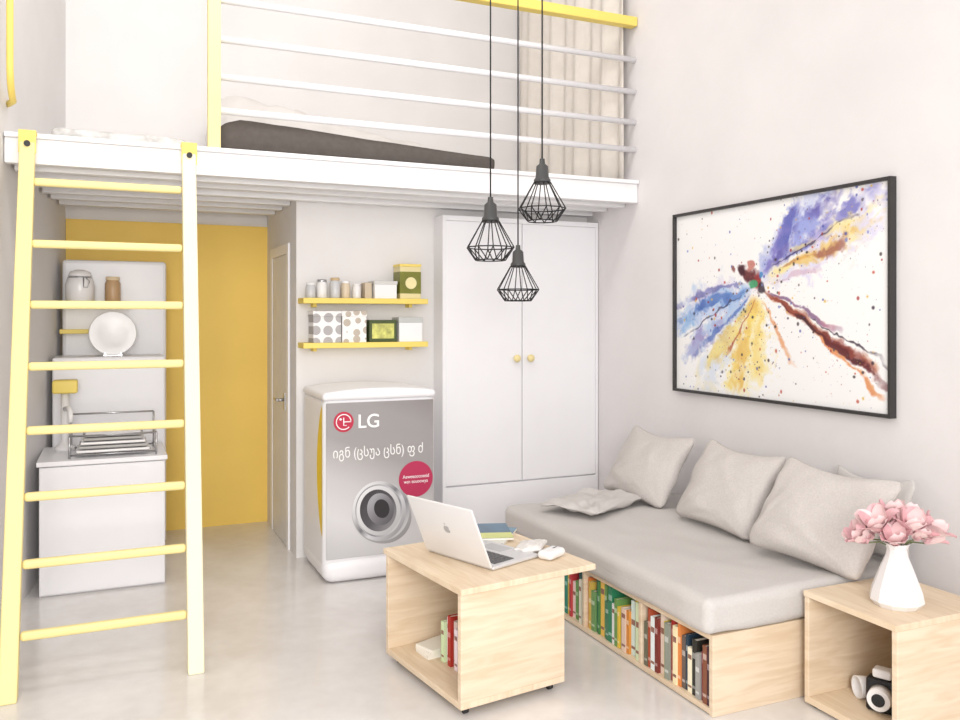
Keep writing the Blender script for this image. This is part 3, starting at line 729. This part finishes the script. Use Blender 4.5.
def stroke(p0,p1,w0,w1,c,st=1.,sd=0,rag=.8,fl=3,fa=4,c2=None,leaf=0):
    global img
    x0,y0=p0[0]*1.5,p0[1];x1,y1=p1[0]*1.5,p1[1];L=math.hypot(x1-x0,y1-y0);dx,dy=(x1-x0)/L,(y1-y0)/L
    t=((AX-x0)*dx+(AY-y0)*dy)/L; s=(-(AX-x0)*dy+(AY-y0)*dx)
    tc_=np.clip(t,0,1)
    w=w0+(w1-w0)*(np.sin(math.pi*np.clip(tc_*.78+.02,0,1)) if leaf else tc_)+.0001
    n=fbm(t*L*fl*4,s*fa*5,sd); n2=fbm(AX*20,AY*20,sd+5); n3=fbm(AX*55,AY*55,sd+7)
    a=(1-np.abs(s)/w)*1.6+(n-.5)*2.6*rag+(n2-.5)*2.6*rag+(n3-.5)*1.4*rag
    end=np.clip(np.minimum(t*8,(1-t)*4+(n-.5)*2.5),0,1)
    al=np.clip(a,0,1)*end*st
    if c2 is not None:
        k=np.clip((fbm(AX*7,AY*7,sd+9)-.35)*3.3,0,1)[...,None]
        cc=np.array(c)*(1-k)+np.array(c2)*k; al=al[...,None]; img=img*(1-al)+cc*al
    else: blend(al,c)
def blob(p,r,c,st=1,sd=0):
    dd=np.hypot(AX-p[0]*1.5,AY-p[1]); blend(np.clip((1-dd/r)*3+(fbm(AX*18,AY*18,sd)-.5)*3,0,1)*st,c)
# wing washes (leaf shaped)
stroke((.44,.60),(.82,1.05),.02,.13,(206,212,238),.85,1,c2=(178,186,226),leaf=1)
stroke((.46,.60),(1.05,.90),.02,.14,(238,230,206),.8,2,c2=(216,212,238),leaf=1)
stroke((.45,.57),(-.05,.40),.03,.13,(190,208,234),.85,3,c2=(222,216,234),leaf=1)
stroke((.45,.54),(.14,.0),.03,.14,(214,222,238),.75,44,c2=(236,226,190),leaf=1)
stroke((.46,.53),(.40,-.02),.04,.17,(244,226,150),.75,4,c2=(246,236,204),leaf=1)
stroke((.45,.62),(.70,1.0),.02,.09,(186,192,230),.85,5,c2=(140,150,208))
stroke((.47,.62),(.66,.97),.014,.055,(80,88,172),.85,6,c2=(126,118,190),leaf=1)
stroke((.50,.66),(.82,.98),.014,.065,(146,156,218),.85,7,c2=(92,84,164),leaf=1)
stroke((.52,.66),(.99,.98),.014,.06,(106,106,186),.8,8,c2=(176,172,220))
stroke((.60,.74),(.98,.87),.014,.06,(204,192,226),.7,9,c2=(238,218,140))
stroke((.50,.63),(.97,.80),.014,.06,(242,224,146),.85,10,c2=(224,184,104))
stroke((.55,.66),(.88,.76),.008,.035,(226,174,78),.75,11,c2=(150,90,80))
stroke((.50,.66),(.90,.88),.003,.010,(60,50,84),.7,12)
stroke((.52,.60),(.76,.64),.006,.03,(206,176,196),.7,13)
stroke((.43,.58),(-.03,.36),.025,.075,(140,180,224),.85,14,c2=(190,206,234),leaf=1)
stroke((.42,.57),(.02,.42),.014,.042,(60,92,170),.9,15,c2=(112,146,204),leaf=1)
stroke((.40,.60),(-.02,.50),.008,.034,(146,146,198),.75,16,c2=(90,90,156))
stroke((.42,.54),(.04,.20),.025,.065,(170,196,230),.8,17,c2=(144,134,192),leaf=1)
stroke((.42,.53),(.14,.24),.008,.026,(78,106,180),.7,18)
stroke((.38,.55),(.0,.28),.003,.010,(56,52,86),.65,19)
stroke((.44,.52),(.16,.10),.02,.06,(236,214,118),.7,21,c2=(208,168,84),leaf=1)
stroke((.46,.52),(.33,.04),.02,.085,(242,216,104),.8,22,c2=(226,180,84),leaf=1)
stroke((.47,.52),(.46,.05),.015,.06,(236,202,100),.7,23,c2=(244,230,172),leaf=1)
stroke((.45,.5),(.28,.18),.004,.014,(170,84,54),.7,25)
stroke((.48,.5),(.63,.20),.006,.022,(220,142,88),.7,27)
# tail
stroke((.46,.58),(1.0,.13),.014,.040,(206,150,120),.8,28,c2=(160,104,100))
stroke((.47,.57),(1.0,.13),.009,.024,(104,44,44),.92,29,c2=(150,70,54))
stroke((.56,.49),(1.0,.10),.007,.022,(44,30,38),.92,30,c2=(96,38,42))
stroke((.50,.56),(.78,.38),.006,.016,(186,106,126),.75,31,c2=(110,74,116))
stroke((.70,.36),(.99,.04),.007,.020,(178,54,46),.85,32,c2=(220,140,84))
stroke((.66,.44),(.98,.22),.003,.009,(56,46,58),.85,33)
stroke((.36,.67),(.47,.585),.030,.050,(128,58,52),.95,34,rag=.6,c2=(84,36,44))
blob((.375,.66),.038,(66,30,40),.92,35); blob((.42,.69),.03,(180,88,74),.7,41); blob((.33,.66),.022,(120,60,60),.8,47)
blob((.45,.60),.045,(150,46,48),.88,36); blob((.425,.59),.032,(70,156,108),.95,37); blob((.465,.63),.02,(60,130,190),.8,38)
blob((.475,.57),.032,(42,32,42),.8,39)
AX=U*1.5; AY=V
r2=random.Random(11); palc=[(48,38,54),(150,46,48),(80,86,164),(222,184,84),(60,52,54),(186,80,64),(120,130,196),(90,80,84)]
for i in range(1200):
    if r2.random()<.28:
        u,v=r2.random(),r2.random()
    else:
        k=r2.random()**.7
        ends=[(.99,.12),(.98,.9),(.03,.35),(.3,.08),(.75,.95),(.5,.05)]; e0=ends[r2.randrange(6)]
        u=.45+(e0[0]-.45)*k+r2.gauss(0,.06); v=.58+(e0[1]-.58)*k+r2.gauss(0,.09)
    r=.0018+.009*r2.random()**6
    i0=max(0,int((u-.03)*NU)); i1=min(NU,int((u+.03)*NU)+1); j0=max(0,int((v-.03)*NV)); j1=min(NV,int((v+.03)*NV)+1)
    if i1<=i0 or j1<=j0: continue
    dd=np.hypot(AX[i0:i1,j0:j1]-u*1.5,(AY[i0:i1,j0:j1]-v)*r2.uniform(.7,1.3)); a=(np.clip((1-dd/r)*2.2,0,1)*.8)[...,None]
    img[i0:i1,j0:j1]=img[i0:i1,j0:j1]*(1-a)+np.array(palc[r2.randrange(8)])*a
img=np.clip(img,0,255)/255
linr=np.where(img<=.04045,img/12.92,((img+.055)/1.055)**2.4)
ya=U0-fw_; yb=U1+fw_; za=ZB+fw_; zb=ZP-fw_
px=XR-.016
vs=np.stack([np.full_like(U,px)-pa.location.x, ya+(yb-ya)*U-pa.location.y, za+(zb-za)*V-pa.location.z],-1).reshape(-1,3)
ii,jj=np.meshgrid(np.arange(NU-1),np.arange(NV-1),indexing='ij'); a=(ii*NV+jj).ravel()
faces=np.stack([a,a+1,a+NV+1,a+NV],-1)
me=bpy.data.meshes.new('canvas'); me.from_pydata(vs.tolist(),[],faces.tolist())
ca=me.color_attributes.new('paint','FLOAT_COLOR','POINT')
ca.data.foreach_set('color',np.concatenate([linr.reshape(-1,3),np.ones((NU*NV,1))],1).astype(np.float32).ravel())
m=bpy.data.materials.new('painted_canvas'); m.use_nodes=True; nt=m.node_tree; b=nt.nodes['Principled BSDF']
vc=nt.nodes.new('ShaderNodeVertexColor'); vc.layer_name='paint'; nt.links.new(vc.outputs[0],b.inputs['Base Color']); b.inputs['Roughness'].default_value=.7
me.materials.append(m); o=bpy.data.objects.new('canvas',me); COL.objects.link(o); o.parent=pa
bx('backing_board',XR-.0155,XR-.0012,U1+fw_,U0-fw_,ZB+fw_,ZP-fw_,M_whitem,pa,bevel=0)

# ------------------------------------------------------------------ light
w=bpy.data.worlds.new('world'); scene.world=w; w.use_nodes=True
w.node_tree.nodes['Background'].inputs[0].default_value=(1,.988,.98,1); w.node_tree.nodes['Background'].inputs[1].default_value=.86
def area(name,loc,tgt,sx,sy,en,col=(1,1,1)):
    l=bpy.data.lights.new(name,'AREA'); l.shape='RECTANGLE'; l.size=sx; l.size_y=sy; l.energy=en; l.color=col
    o=bpy.data.objects.new(name,l); COL.objects.link(o); o.location=loc
    o.rotation_euler=(Vector(tgt)-Vector(loc)).to_track_quat('-Z','Y').to_euler()
area('window_light',(-.2,-1.2,2.8),(.3,4.6,1.3),2.2,1.6,78,(1,.985,.965))
area('under_loft_fill',(-.1,-1.3,1.5),(-.3,5.0,1.2),1.3,1.0,92,(1,.982,.955))  # added fill lamp, not a window; brightens the space under the loft
area('loft_light',(.8,3.2,3.95),(.8,5.5,2.3),1.8,.7,32,(1,.985,.97))

cam=bpy.data.cameras.new('camera'); co=bpy.data.objects.new('camera',cam); COL.objects.link(co)
co.location=(0,0,1.35); co.rotation_euler=(math.pi/2,0,-math.radians(23.79))
cam.sensor_width=36; cam.lens=31.725; cam.shift_y=-43/960; cam.clip_start=.05
scene.camera=co
scene.view_settings.view_transform='Standard'
